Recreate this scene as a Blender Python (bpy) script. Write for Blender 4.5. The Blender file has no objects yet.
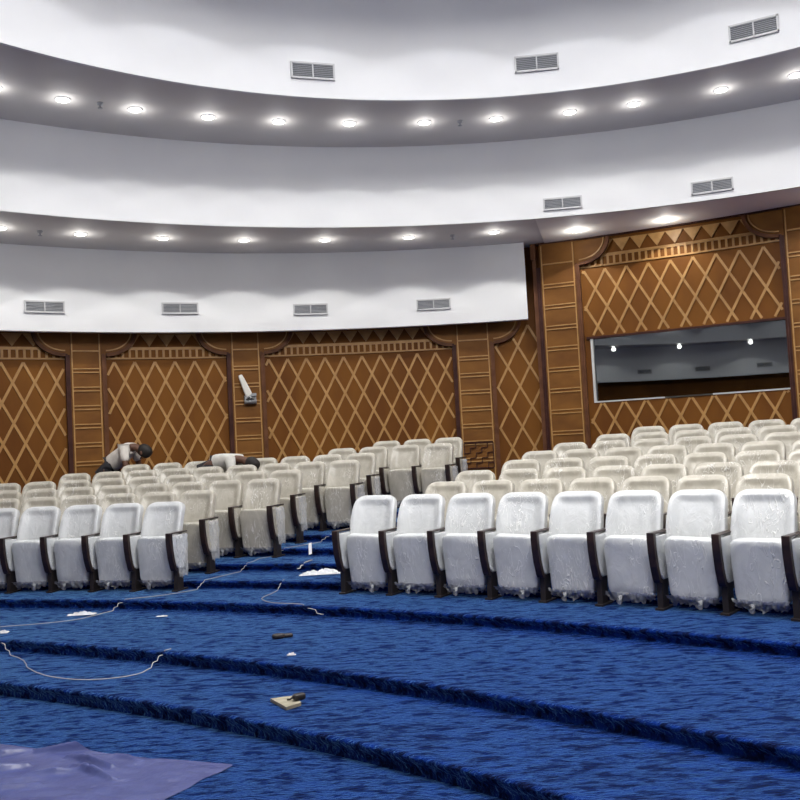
import bpy, bmesh, math, random
from mathutils import Vector, Matrix, noise
random.seed(7)
S = bpy.context.scene
COL = S.collection
sin, cos, pi = math.sin, math.cos, math.pi

# ------------------------------------------------------------------ camera, world, big lights, exposure
H0 = 1.8513                       # eye height above the lowest floor
PITCH, ROLL = 0.05, -0.053
F0 = Vector((0, cos(PITCH), sin(PITCH))); U0 = Vector((0, -sin(PITCH), cos(PITCH))); R0 = Vector((1, 0, 0))
CR = cos(ROLL)*R0 + sin(ROLL)*U0; CU = -sin(ROLL)*R0 + cos(ROLL)*U0
cam = bpy.data.cameras.new('camera'); cam.sensor_width = 36; cam.lens = 900/800*36; cam.clip_end = 200
camo = bpy.data.objects.new('camera', cam); COL.objects.link(camo)
M = Matrix((CR, CU, -F0)).transposed().to_4x4(); M.translation = Vector((0, 0, H0))
camo.matrix_world = M; S.camera = camo

S.view_settings.view_transform = 'Standard'; S.view_settings.look = 'None'
S.view_settings.gamma = 1; S.view_settings.use_curve_mapping = False
S.view_settings.exposure = -0.1
S.cycles.max_bounces = 8; S.cycles.diffuse_bounces = 5; S.cycles.glossy_bounces = 4
w = bpy.data.worlds.new('world'); S.world = w; w.use_nodes = True
w.node_tree.nodes['Background'].inputs[0].default_value = (0.6, 0.68, 0.8, 1)
w.node_tree.nodes['Background'].inputs[1].default_value = 0.03

G = 0.92/0.89
def sc(t): return tuple(v*G for v in t)
WALL = sc((0.640088, 3.967709, 12.827586)); DRUM3 = sc((0.640088, 3.967709, 12.377586))
FW = sc((-4.061871, -2.14668, 19.773486)); DRUM1 = sc((1.303138, 4.777965, 7.792751)); DRUM2 = sc((1.155131, 3.365179, 11.161045))
DRUM0 = (DRUM1[0], DRUM1[1], 5.3)
def ez(z): return z*G + H0        # height given relative to the eye (ceiling and wall survey)
ZA, ZC, ZE = ez(4.867), ez(3.56), ez(2.157)
ZTOP = ez(6.35); ZLID = ez(7.3)

P_SPOT_A, P_SPOT_C, P_SPOT_T, P_LID = 29, 47, 31, 600
def area_lamp(loc, size, power, color, parent=None):
    l = bpy.data.lights.new('dome_fill_lamp', 'AREA'); l.shape = 'DISK'; l.size = size; l.energy = power; l.color = color
    o = bpy.data.objects.new('dome_fill_lamp', l); COL.objects.link(o); o.location = loc
    if parent: o.parent = parent
    return o
dome_fill = bpy.data.objects.new('dome_fill', None); COL.objects.link(dome_fill)
dome_fill.location = (DRUM0[0], DRUM0[1], ZLID)
dome_fill['label'] = 'added round fill panel, unseen, in the top of the stepped dome'; dome_fill['category'] = 'added fill light'
area_lamp((0, 0, -0.14), 6.5, P_LID, (1.0, 0.985, 0.95), dome_fill)  # fill lamp added out of view to brighten the whole hall

# ------------------------------------------------------------------ materials
def mat(name, col, rough=0.6, metal=0.0, **kw):
    m = bpy.data.materials.new(name); m.use_nodes = True
    b = m.node_tree.nodes['Principled BSDF']
    b.inputs['Base Color'].default_value = (*col, 1); b.inputs['Roughness'].default_value = rough; b.inputs['Metallic'].default_value = metal
    for k, v in kw.items():
        b.inputs[k.replace('_', ' ')].default_value = v
    return m
def nodes(m): return m.node_tree.nodes, m.node_tree.links, m.node_tree.nodes['Principled BSDF']
def noise_col(m, scale, c1, c2, p1=.35, p2=.65, detail=4, stretch=(1, 1, 1), bump=0.0, bscale=None, rand=False, bdist=.01, distort=0.0):
    n, l, b = nodes(m)
    tc = n.new('ShaderNodeTexCoord'); mp = n.new('ShaderNodeMapping'); mp.inputs['Scale'].default_value = stretch
    l.new(tc.outputs['Object'], mp.inputs['Vector'])
    if rand:
        oi = n.new('ShaderNodeObjectInfo'); mu = n.new('ShaderNodeMath'); mu.operation = 'MULTIPLY'; mu.inputs[1].default_value = 40
        cx = n.new('ShaderNodeCombineXYZ'); l.new(oi.outputs['Random'], mu.inputs[0]); l.new(mu.outputs[0], cx.inputs[0]); l.new(mu.outputs[0], cx.inputs[2])
        l.new(cx.outputs[0], mp.inputs['Location'])
    t = n.new('ShaderNodeTexNoise'); t.inputs['Scale'].default_value = scale; t.inputs['Detail'].default_value = detail; t.inputs['Distortion'].default_value = distort
    l.new(mp.outputs[0], t.inputs['Vector'])
    r = n.new('ShaderNodeValToRGB'); r.color_ramp.elements[0].position = p1; r.color_ramp.elements[1].position = p2
    r.color_ramp.elements[0].color = (*c1, 1); r.color_ramp.elements[1].color = (*c2, 1)
    l.new(t.outputs[0], r.inputs[0]); l.new(r.outputs[0], b.inputs['Base Color'])
    if bump:
        t2 = n.new('ShaderNodeTexNoise'); t2.inputs['Scale'].default_value = bscale or scale; t2.inputs['Detail'].default_value = 5; t2.inputs['Distortion'].default_value = distort
        l.new(mp.outputs[0], t2.inputs['Vector'])
        bp = n.new('ShaderNodeBump'); bp.inputs['Strength'].default_value = bump; bp.inputs['Distance'].default_value = bdist
        l.new(t2.outputs[0], bp.inputs['Height']); l.new(bp.outputs[0], b.inputs['Normal'])
        return mp, r, bp
    return mp, r, None

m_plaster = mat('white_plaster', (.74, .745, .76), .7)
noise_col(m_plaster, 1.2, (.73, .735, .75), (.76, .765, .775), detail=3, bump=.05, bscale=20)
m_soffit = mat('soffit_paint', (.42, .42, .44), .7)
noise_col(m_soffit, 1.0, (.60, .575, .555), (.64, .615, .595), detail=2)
m_wood = mat('panel_wood', (.2, .09, .03), .6, Specular_IOR_Level=.2)
noise_col(m_wood, 1.3, (.120, .038, .003), (.185, .068, .007), detail=6, stretch=(1, 1, .35), bump=.1, bscale=30)
m_pil = mat('pilaster_wood', (.2, .09, .03), .6, Specular_IOR_Level=.25)
noise_col(m_pil, 1.6, (.14, .052, .008), (.205, .085, .014), detail=5, stretch=(1, 1, 2), bump=.1, bscale=25)
m_strip = mat('light_inlay_wood', (.42, .22, .08), .45)
noise_col(m_strip, 8, (.36, .185, .05), (.45, .245, .075), detail=3)
m_trim = mat('dark_maroon_trim', (.06, .022, .014), .5, Specular_IOR_Level=.2)
noise_col(m_trim, 5, (.035, .010, .008), (.06, .02, .014), detail=3)
m_trim2 = mat('brown_moulding', (.19, .085, .045), .55, Specular_IOR_Level=.2)
noise_col(m_trim2, 5, (.095, .036, .015), (.14, .056, .024), detail=3)
m_ventf = mat('vent_frame', (.52, .52, .53), .5)
m_slat = mat('vent_slat', (.40, .41, .43), .5, .1)
m_dark = mat('vent_dark', (.16, .165, .17), .8)
m_black = mat('black_metal', (.018, .014, .014), .5)
m_armwood = mat('dark_arm_wood', (.04, .02, .016), .4); noise_col(m_armwood, 14, (.014, .008, .007), (.035, .018, .014), rand=True)
m_lens = bpy.data.materials.new('lamp_lens'); m_lens.use_nodes = True
n, l, b = nodes(m_lens); b.inputs['Emission Color'].default_value = (1, .98, .95, 1); b.inputs['Emission Strength'].default_value = 9
m_lensring = mat('downlight_ring', (.8, .8, .8), .4)
m_silver = mat('silver_frame', (.6, .6, .58), .4, .3)

def cushion(name, c1, c2):
    m = mat(name, c1, .42, 0, Coat_Weight=.55, Coat_Roughness=.16)
    n, l, b = nodes(m)
    mp, r, bp = noise_col(m, 7, c1, c2, detail=5, rand=True, bump=.4, bscale=9, bdist=.02, stretch=(1, 1, .6), distort=1.2)
    # sharp creases of the clear wrap: whitish folds, glints painted into the colour
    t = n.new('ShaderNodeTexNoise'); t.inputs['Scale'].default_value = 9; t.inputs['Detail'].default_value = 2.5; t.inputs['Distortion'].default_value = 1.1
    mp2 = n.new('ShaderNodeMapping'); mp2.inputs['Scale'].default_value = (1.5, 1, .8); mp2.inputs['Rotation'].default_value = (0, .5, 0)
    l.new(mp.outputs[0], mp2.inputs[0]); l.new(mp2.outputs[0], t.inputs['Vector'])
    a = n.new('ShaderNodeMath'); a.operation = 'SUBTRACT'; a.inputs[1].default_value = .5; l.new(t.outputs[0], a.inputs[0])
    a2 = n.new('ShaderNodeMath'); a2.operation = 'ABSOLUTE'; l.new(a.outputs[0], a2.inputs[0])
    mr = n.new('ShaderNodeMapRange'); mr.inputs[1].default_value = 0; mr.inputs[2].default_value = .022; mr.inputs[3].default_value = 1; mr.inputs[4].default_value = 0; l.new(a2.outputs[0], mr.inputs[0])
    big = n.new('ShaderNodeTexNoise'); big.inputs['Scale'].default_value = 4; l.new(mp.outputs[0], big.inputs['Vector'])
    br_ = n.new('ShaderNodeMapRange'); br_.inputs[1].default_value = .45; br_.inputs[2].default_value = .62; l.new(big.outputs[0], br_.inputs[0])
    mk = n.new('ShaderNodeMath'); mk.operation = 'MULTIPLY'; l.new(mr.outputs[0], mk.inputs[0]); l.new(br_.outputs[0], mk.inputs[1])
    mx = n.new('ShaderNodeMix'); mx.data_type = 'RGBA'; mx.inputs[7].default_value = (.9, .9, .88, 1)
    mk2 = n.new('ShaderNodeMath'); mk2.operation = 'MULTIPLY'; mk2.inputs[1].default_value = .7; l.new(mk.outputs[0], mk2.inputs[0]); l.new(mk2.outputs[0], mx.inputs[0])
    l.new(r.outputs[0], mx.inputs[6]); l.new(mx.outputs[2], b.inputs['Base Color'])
    b2 = n.new('ShaderNodeBump'); b2.inputs['Strength'].default_value = .5; b2.inputs['Distance'].default_value = .012
    l.new(mk.outputs[0], b2.inputs['Height']); l.new(bp.outputs[0], b2.inputs['Normal']); l.new(b2.outputs[0], b.inputs['Coat Normal']); l.new(b2.outputs[0], b.inputs['Normal'])
    return m
m_front = cushion('white_cover_fabric', (.555, .572, .58), (.63, .645, .652))
m_back = cushion('beige_cover_fabric', (.42, .39, .325), (.51, .48, .41))
m_film = bpy.data.materials.new('clear_plastic_film'); m_film.use_nodes = True
n, l, b = nodes(m_film)
b.inputs['Base Color'].default_value = (.8, .82, .84, 1); b.inputs['Roughness'].default_value = .18; b.inputs['Alpha'].default_value = .34
t = n.new('ShaderNodeTexNoise'); t.inputs['Scale'].default_value = 26; t.inputs['Distortion'].default_value = 2; tc = n.new('ShaderNodeTexCoord')
l.new(tc.outputs['Object'], t.inputs['Vector']); bp = n.new('ShaderNodeBump'); bp.inputs['Strength'].default_value = .8; bp.inputs['Distance'].default_value = .02
l.new(t.outputs[0], bp.inputs['Height']); l.new(bp.outputs[0], b.inputs['Normal'])

# carpet: deep pile with nap - dark seen into the pile, bright along it
m_carpet = mat('blue_plush_carpet', (.006, .03, .12), .9, 0, Sheen_Weight=1.0, Sheen_Roughness=.28, Specular_IOR_Level=.1)
n, l, b = nodes(m_carpet)
mp, r, bp = noise_col(m_carpet, 13.0, (.0006, .004, .030), (.0022, .024, .18), .40, .56, detail=8, stretch=(.55, 1.5, 1), bump=.9, bscale=40, bdist=.03, distort=.4)
r2 = n.new('ShaderNodeValToRGB'); r2.color_ramp.elements[0].position = .39; r2.color_ramp.elements[1].position = .51
r2.color_ramp.elements[0].color = (.02, .11, .50, 1); r2.color_ramp.elements[1].color = (.26, .62, 1, 1)
l.new(r.inputs[0].links[0].from_socket, r2.inputs[0]); l.new(r2.outputs[0], b.inputs['Sheen Tint'])

# ------------------------------------------------------------------ mesh helpers
class MB:
    def __init__(s): s.v = []; s.f = []; s.sm = []
    def add(s, vs, fs, smooth=False):
        o = len(s.v); s.v += [tuple(p) for p in vs]; s.f += [tuple(i+o for i in f) for f in fs]; s.sm += [smooth]*len(fs); return s
    def build(s, name, m, parent=None, **props):
        me = bpy.data.meshes.new(name); me.from_pydata(s.v, [], s.f); me.update()
        me.polygons.foreach_set('use_smooth', s.sm)
        if m: me.materials.append(m)
        bm = bmesh.new(); bm.from_mesh(me); bmesh.ops.recalc_face_normals(bm, faces=bm.faces); bm.to_mesh(me); bm.free()
        o = bpy.data.objects.new(name, me); COL.objects.link(o)
        if parent: o.parent = parent
        for k, v in props.items(): o[k] = v
        return o
def thing(name, label, cat, loc=(0, 0, 0), rz=0, group=None):
    o = bpy.data.objects.new(name, None); COL.objects.link(o); o.location = loc; o.rotation_euler = (0, 0, rz)
    o.empty_display_size = .2; o['label'] = label; o['category'] = cat
    if group: o['group'] = group
    return o
def tag(o, label, cat, group=None):
    o['label'] = label; o['category'] = cat
    if group: o['group'] = group
    return o
def box(mb, c, s, rot=None):
    vs = []
    for x in (-1, 1):
        for y in (-1, 1):
            for z in (-1, 1):
                p = Vector((x*s[0]/2, y*s[1]/2, z*s[2]/2))
                if rot: p = rot @ p
                vs.append(p + Vector(c))
    mb.add(vs, [(0, 1, 3, 2), (4, 6, 7, 5), (0, 4, 5, 1), (2, 3, 7, 6), (0, 2, 6, 4), (1, 5, 7, 3)])
def tube(mb, pts, r, seg=6, cap=True):
    pts = [Vector(p) for p in pts]; rings = []
    for i, p in enumerate(pts):
        d = (pts[min(i+1, len(pts)-1)] - pts[max(i-1, 0)]).normalized()
        a = d.cross(Vector((0, 0, 1)))
        if a.length < .1: a = d.cross(Vector((1, 0, 0)))
        a.normalize(); bb = d.cross(a)
        rr = r[i] if isinstance(r, (list, tuple)) else r
        rings.append([p + rr*(cos(2*pi*k/seg)*a + sin(2*pi*k/seg)*bb) for k in range(seg)])
    vs = [q for rg in rings for q in rg]
    fs = [(i*seg+k, i*seg+(k+1) % seg, (i+1)*seg+(k+1) % seg, (i+1)*seg+k) for i in range(len(pts)-1) for k in range(seg)]
    if cap: fs += [tuple(range(seg)), tuple((len(pts)-1)*seg+k for k in range(seg))]
    mb.add(vs, fs, True)
def superbox(mb, half, e=.28, nu=28, nv=16, fn=None):
    # rounded cushion block
    def sp(c, e): return math.copysign(abs(c)**e, c)
    vs = []
    for j in range(nv+1):
        ph = -pi/2 + pi*j/nv
        for i in range(nu):
            th = 2*pi*i/nu + pi/nu
            p = Vector((half[0]*sp(cos(ph), e)*sp(cos(th), e), half[1]*sp(cos(ph), e)*sp(sin(th), e), half[2]*sp(sin(ph), e)))
            vs.append(fn(p) if fn else p)
    fs = [(j*nu+i, j*nu+(i+1) % nu, (j+1)*nu+(i+1) % nu, (j+1)*nu+i) for j in range(nv) for i in range(nu)]
    mb.add(vs, fs, True)

# cylinder-wall helpers: theta about the circle's centre, z absolute, d = distance in towards the hall
def cyl(c, th, z, d=0): return Vector((c[0] + (c[2]-d)*sin(th), c[1] + (c[2]-d)*cos(th), z))
def frame_at(c, th): return -th                     # z-rotation so that local +y points outward
def cbox(mb, c, t0, t1, z0, z1, d0, d1):
    n = max(1, int(abs(t1-t0)*c[2]/.25)); vs = []
    for i in range(n+1):
        t = t0 + (t1-t0)*i/n
        vs += [cyl(c, t, z0, d0), cyl(c, t, z1, d0), cyl(c, t, z1, d1), cyl(c, t, z0, d1)]
    fs = []
    for i in range(n):
        for k in range(4):
            a = i*4+k; b_ = i*4+(k+1) % 4
            fs.append((a, b_, b_+4, a+4))
    fs += [(0, 1, 2, 3), (n*4+3, n*4+2, n*4+1, n*4)]
    mb.add(vs, fs)
def cstrip(mb, c, pts, wdt, d0, d1, closed=False):
    # raised strip following (theta, z) points on the wall
    R = c[2]; P = [Vector((t*R, z)) for t, z in pts]
    Q = [P[0]]
    for a, b_ in zip(P, P[1:]):
        n = max(1, int((b_-a).length/.3))
        Q += [a.lerp(b_, (k+1)/n) for k in range(n)]
    vs = []
    for i, p in enumerate(Q):
        dd = (Q[min(i+1, len(Q)-1)] - Q[max(i-1, 0)]).normalized(); nn = Vector((-dd.y, dd.x))*wdt/2
        for q, d in ((p+nn, d0), (p+nn, d1), (p-nn, d1), (p-nn, d0)):
            vs.append(cyl(c, q.x/R, q.y, d))
    n = len(Q)-1
    fs = [(i*4+k, i*4+(k+1) % 4, (i+1)*4+(k+1) % 4, (i+1)*4+k) for i in range(n) for k in range(4)]
    fs += [(0, 1, 2, 3), (n*4+3, n*4+2, n*4+1, n*4)]
    mb.add(vs, fs)
def ring(mb, c, z0, z1, t0=0, t1=2*pi, c2=None, step=.02):
    n = int((t1-t0)/step); vs = []
    for i in range(n+1):
        t = t0 + (t1-t0)*i/n
        vs += [cyl(c, t, z0), cyl(c2 or c, t, z1)]
    mb.add(vs, [(2*i, 2*i+1, 2*i+3, 2*i+2) for i in range(n)], True)

# ------------------------------------------------------------------ floor terraces
T_FLOOR = [((-10.9464, -7.4709), 16.6794, -1.7349), ((-11.4017, -8.5946), 18.7445, -1.6274), ((-9.7118, -7.4048), 18.543, -1.53)]
SC = (-7.918, -5.379); RHO, RP, RISE, Z1 = 17.012, .772, .087, -1.53
def rayr(c, R, th):
    dx, dy = sin(th), cos(th); ox, oy = SC[0]-c[0], SC[1]-c[1]
    b_ = ox*dx+oy*dy; q = b_*b_-(ox*ox+oy*oy-R*R)
    return -b_+math.sqrt(max(q, 0))
def steps_at(th):
    L = []
    for c, R, z in T_FLOOR: L.append([rayr(c, R, th), z+H0])
    for k in range(7): L.append([RHO+RP*k-.2, Z1+RISE*(k+1)+H0])
    for i in range(1, len(L)): L[i][0] = max(L[i][0], L[i-1][0]+.12)
    return L
def floor_z(x, y):
    th = math.atan2(x-SC[0], y-SC[1]); r = math.hypot(x-SC[0], y-SC[1]); z = 0
    for R, h in steps_at(th):
        if r > R: z = h
    return z
def wallr(th, off=.02):
    return rayr((WALL[0], WALL[1]), WALL[2]+off, th)
mb = MB(); vs = []; th0, th1, dth = -.42, 1.28, .0022; nth = int((th1-th0)/dth); prof_n = None
for i in range(nth+1):
    th = th0+(th1-th0)*i/nth; L = steps_at(th); rw = wallr(th); row = [(L[0][0]-.012, -.02)]
    zprev = 0
    for j, (R, h) in enumerate(L):
        jit = .009*noise.noise(Vector((th*260, j*7.1, 0))) + .006*noise.noise(Vector((th*900, j*3.3, 5)))
        jz = .006*noise.noise(Vector((th*500, j*9.1, 2)))
        row += [(R+.012, zprev+.0), (R+.008, zprev+(h-zprev)*.45), (R-.016+jit, h-.030+jz), (R-.020+jit, h-.012+jz), (R-.004+jit, h+.001), (R+.04, h)]
        nxt = L[j+1][0] if j+1 < len(L) else rw
        m_ = 6 if j < 3 else 2
        for q in range(1, m_+1):
            rr = R+.04+(nxt-.02-R-.04)*q/(m_+1)
            row.append((rr, h+.004*noise.noise(Vector((th*60, rr*3, 1)))))
        zprev = h
    row.append((rw, zprev))
    prof_n = len(row)
    for r_, z_ in row:
        r_ = min(r_, rw+.0) ; vs.append((SC[0]+r_*sin(th), SC[1]+r_*cos(th), z_))
fs = [(i*prof_n+k, (i+1)*prof_n+k, (i+1)*prof_n+k+1, i*prof_n+k+1) for i in range(nth) for k in range(prof_n-1)]
mb.add(vs, fs, True)
mb.build('floor', m_carpet, kind='structure')
mb = MB(); nn = 96
vs = [(WALL[0], WALL[1], -.001)] + [tuple(cyl(WALL, 2*pi*i/nn, -.001)) for i in range(nn)]
mb.add(vs, [(0, 1+i, 1+(i+1) % nn) for i in range(nn)])
mb.build('floor', m_carpet, kind='structure')

# ------------------------------------------------------------------ ceiling tiers and walls
mb = MB(); ring(mb, DRUM1, ZA, ZTOP); mb.build('wall_upper_drum', m_plaster, kind='structure')
mb = MB(); ring(mb, DRUM2, ZC, ZA); mb.build('wall_middle_drum', m_plaster, kind='structure')
D3A, D3B = .1424, 2*pi-.0
mb = MB()
for d, zz in ((0, 0), (.14, 0)):
    c = (DRUM3[0], DRUM3[1], DRUM3[2]+d); ring(mb, c, ZE, ZC, .95, 2*pi+D3A)
c = (DRUM3[0], DRUM3[1], DRUM3[2]+.14); ring(mb, DRUM3, ZE, ZE, .95, 2*pi+D3A, c2=c)
for t in (.95, 2*pi+D3A): mb.add([cyl(DRUM3, t, ZE), cyl(DRUM3, t, ZC), cyl(c, t, ZC), cyl(c, t, ZE)], [(0, 1, 2, 3)])
mb.build('wall_lower_drum', m_plaster, kind='structure')
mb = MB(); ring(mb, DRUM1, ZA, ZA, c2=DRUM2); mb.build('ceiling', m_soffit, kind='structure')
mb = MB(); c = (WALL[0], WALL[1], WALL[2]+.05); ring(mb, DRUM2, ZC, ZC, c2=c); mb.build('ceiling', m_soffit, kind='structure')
m_cream = mat('cream_soffit_paint', (.86, .83, .78), .7)
mb = MB(); vs = []; n_ = 48
for i in range(n_+1):
    a, b_ = .107+(.95-.107)*i/n_, .174+(.95-.174)*i/n_
    vs += [cyl(DRUM2, a, ZC-.012), cyl(c, b_, ZC-.012)]
mb.add(vs, [(2*i, 2*i+1, 2*i+3, 2*i+2) for i in range(n_)])
mb.add([cyl(DRUM2, .107, ZC-.012), cyl(c, .174, ZC-.012), cyl(c, .174, ZC), cyl(DRUM2, .107, ZC)], [(0, 1, 2, 3)]); mb.build('ceiling', m_cream, kind='structure')
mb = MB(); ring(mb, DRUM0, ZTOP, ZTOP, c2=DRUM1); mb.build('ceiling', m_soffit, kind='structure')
mb = MB(); ring(mb, DRUM0, ZTOP, ZLID); mb.build('wall_dome_drum', m_plaster, kind='structure')
mb = MB(); vs = [(DRUM0[0], DRUM0[1], ZLID)] + [tuple(cyl(DRUM0, 2*pi*i/nn, ZLID)) for i in range(nn)]
mb.add(vs, [(0, 1+i, 1+(i+1) % nn) for i in range(nn)]); mb.build('ceiling', m_plaster, kind='structure')
mb = MB(); tube(mb, [(0, 0, -.01), (0, 0, -.12)], 3.3, 64); mb.build('fill_panel', m_lens, dome_fill)  # glowing disc added with the fill lamp, out of view
# thin lips under the drums
for nm, c, z in (('trim_1', DRUM1, ZA), ('trim_2', DRUM2, ZC)):
    mb = MB(); ci = (c[0], c[1], c[2]-.015); co = (c[0], c[1], c[2]+.03)
    ring(mb, ci, z-.012, z+.03); ring(mb, ci, z-.012, z-.012, c2=co); ring(mb, co, z-.012, z+.001); ring(mb, ci, z+.03, z+.03, c2=c)
    mb.build(nm, m_plaster, kind='structure')

mb = MB(); ring(mb, WALL, -.02, ZC+.01); mb.build('wall_left', m_wood, kind='structure')
# right wall with the window opening
FT0, FT1 = .3457, .80
WT0, WT1, WZ0, WZ1 = .3915, .5562, ez(.571), ez(1.719)
FBASE = .2
mb = MB()
for a, b_, z0, z1 in ((FT0, WT0, FBASE, ZC), (WT1, FT1, FBASE, ZC), (WT0, WT1, FBASE, WZ0), (WT0, WT1, WZ1, ZC)):
    ring(mb, FW, z0, z1, a, b_)
for t, s_ in ((FT0, 1), (FT1, -1)):       # returns at both ends back to the hall wall
    p = cyl(FW, t, 0); q = cyl(FW, t, 0, -.9)
    mb.add([(p.x, p.y, FBASE), (p.x, p.y, ZC), (q.x, q.y, ZC), (q.x, q.y, FBASE)], [(0, 1, 2, 3)])
mb.build('wall_right', m_wood, kind='structure')
# projection room behind the window
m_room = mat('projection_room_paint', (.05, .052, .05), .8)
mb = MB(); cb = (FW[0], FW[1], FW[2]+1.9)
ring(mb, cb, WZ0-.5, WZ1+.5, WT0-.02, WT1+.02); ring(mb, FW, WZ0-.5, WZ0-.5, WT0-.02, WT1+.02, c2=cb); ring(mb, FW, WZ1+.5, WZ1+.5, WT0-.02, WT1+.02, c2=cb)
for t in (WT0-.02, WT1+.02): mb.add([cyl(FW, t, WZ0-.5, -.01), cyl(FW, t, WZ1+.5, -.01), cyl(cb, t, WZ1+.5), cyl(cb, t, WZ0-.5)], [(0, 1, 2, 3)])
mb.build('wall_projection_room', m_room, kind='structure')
m_glass = bpy.data.materials.new('tinted_glass'); m_glass.use_nodes = True
nt = m_glass.node_tree; nt.nodes.clear(); out = nt.nodes.new('ShaderNodeOutputMaterial'); mx = nt.nodes.new('ShaderNodeMixShader')
tr = nt.nodes.new('ShaderNodeBsdfTransparent'); tr.inputs[0].default_value = (.35, .38, .38, 1); gl = nt.nodes.new('ShaderNodeBsdfGlossy'); gl.inputs['Roughness'].default_value = .015
gl.inputs[0].default_value = (.92, .97, .97, 1)
mx.inputs[0].default_value = .22; nt.links.new(tr.outputs[0], mx.inputs[1]); nt.links.new(gl.outputs[0], mx.inputs[2]); nt.links.new(mx.outputs[0], out.inputs[0])
win = bpy.data.objects.new('window_1', None); COL.objects.link(win); win['kind'] = 'structure'
win.location = cyl(FW, (WT0+WT1)/2, WZ0); win.rotation_euler = (0, 0, -(WT0+WT1)/2)
def rel(o, parent):
    bpy.context.view_layer.update(); o.parent = parent; o.matrix_parent_inverse = parent.matrix_world.inverted(); return o
pa, pb = cyl(FW, WT0, 0), cyl(FW, WT1, 0)
mb = MB(); inw = (Vector((FW[0], FW[1], 0))-Vector((pa.x+pb.x, pa.y+pb.y, 0))/2).normalized()
v = lambda p, z, d: (p.x+inw.x*d, p.y+inw.y*d, z)
mb.add([v(pa, WZ0, -.04), v(pb, WZ0, -.04), v(pb, WZ1, -.04), v(pa, WZ1, -.04), v(pa, WZ0, -.03), v(pb, WZ0, -.03), v(pb, WZ1, -.03), v(pa, WZ1, -.03)],
       [(0, 1, 2, 3), (4, 5, 6, 7), (0, 1, 5, 4), (2, 3, 7, 6), (0, 3, 7, 4), (1, 2, 6, 5)])
rel(mb.build('window_pane', m_glass), win)
mb = MB(); dth_ = .045/FW[2]
for a, b_, z0, z1 in ((WT0, WT0+dth_, WZ0, WZ1), (WT0, WT1, WZ0, WZ0+.025)): cbox(mb, FW, a, b_, z0, z1, -.05, .035)
rel(mb.build('window_frame', m_silver), win)
mb = MB(); cbox(mb, FW, WT0-.003, WT1+.001, WZ1, WZ1+.04, 0, .05)
mb.build('trim_3', m_trim, kind='structure')
mb = MB(); cbox(mb, FW, FT0, FT1, ZC-.035, ZC, 0, .09); mb.build('trim_4', m_trim, kind='structure')
ZB = floor_z(*cyl(WALL, -.2, 0).xy)
mb = MB(); cbox(mb, WALL, -1.2, .19, ZB-.02, ZB+.14, 0, .03); mb.build('baseboard_left', m_trim, kind='structure')

# ------------------------------------------------------------------ wall panels and pilasters
def lattice(mb, c, t0, t1, z0, z1, Wd, Hd, phase=0, w_=.042, d0=.015, apex=None):
    R = c[2]; u0, u1 = t0*R, t1*R; top = apex if apex is not None else z1
    k = Hd/Wd; n0 = int((u0-(z1-z0)/k)/Wd)-3; n1 = int((u1+(z1-z0)/k)/Wd)+3
    for sgn in (1, -1):
        for n_ in range(n0, n1):
            uc = n_*Wd+phase*Wd             # passes (uc, top)
            # z = top + sgn*k*(u-uc)
            ua, ub = uc+(z0-top)/(sgn*k), uc+(z1-top)/(sgn*k)
            a, b_ = min(ua, ub), max(ua, ub); a = max(a, u0); b_ = min(b_, u1)
            if b_-a < .01: continue
            cstrip(mb, c, [(a/R, top+sgn*k*(a-uc)), (b_/R, top+sgn*k*(b_-uc))], w_, d0-.002, d0+.012+(.002 if sgn > 0 else 0))
def panel(c, t0, t1, zbase, ztop, label, Wd, Hd, phase, has_frieze=True, zl=None, apex=None, frieze_scale=1):
    t = thing('wall_panel', label, 'wall panel', cyl(c, (t0+t1)/2, zbase), -(t0+t1)/2)
    mb = MB(); cbox(mb, c, t0, t1, zbase, ztop, 0, .012); rel(mb.build('board', m_wood), t)
    mb = MB(); lattice(mb, c, t0+.002, t1-.002, zbase+.02, zl, Wd, Hd, phase, apex=apex); rel(mb.build('lattice', m_strip), t)
    if has_frieze:
        R = c[2]; hz = (ztop-zl)
        mb = MB(); za = zl+hz*.12; zb = zl+hz*.42; n_ = int((t1-t0)*R/.115)
        for z_ in (za, zb): cbox(mb, c, t0, t1, z_-.014, z_+.014, .01, .035)
        for i in range(n_):
            tt = t0+(t1-t0)*(i+.5)/n_; cbox(mb, c, tt-.02/R, tt+.02/R, za, zb, .01, .03)
        rel(mb.build('bar_frieze', m_strip), t)
        mb = MB(); za = zl+hz*.50; zb = zl+hz*.90; n_ = int((t1-t0)*R/.30)
        for i in range(n_):
            ta = t0+(t1-t0)*i/n_; tb = t0+(t1-t0)*(i+1)/n_
            q = [(ta, zb), (tb, zb), ((ta+tb)/2, za)]
            vs = [cyl(c, a, z_, d) for d in (.01, .04) for a, z_ in q]
            mb.add(vs, [(0, 1, 2), (3, 4, 5), (0, 1, 4, 3), (1, 2, 5, 4), (2, 0, 3, 5)])
        cbox(mb, c, t0, t1, za-.03, za-.01, .01, .03)
        rel(mb.build('triangle_frieze', m_strip), t)
    return t
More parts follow.
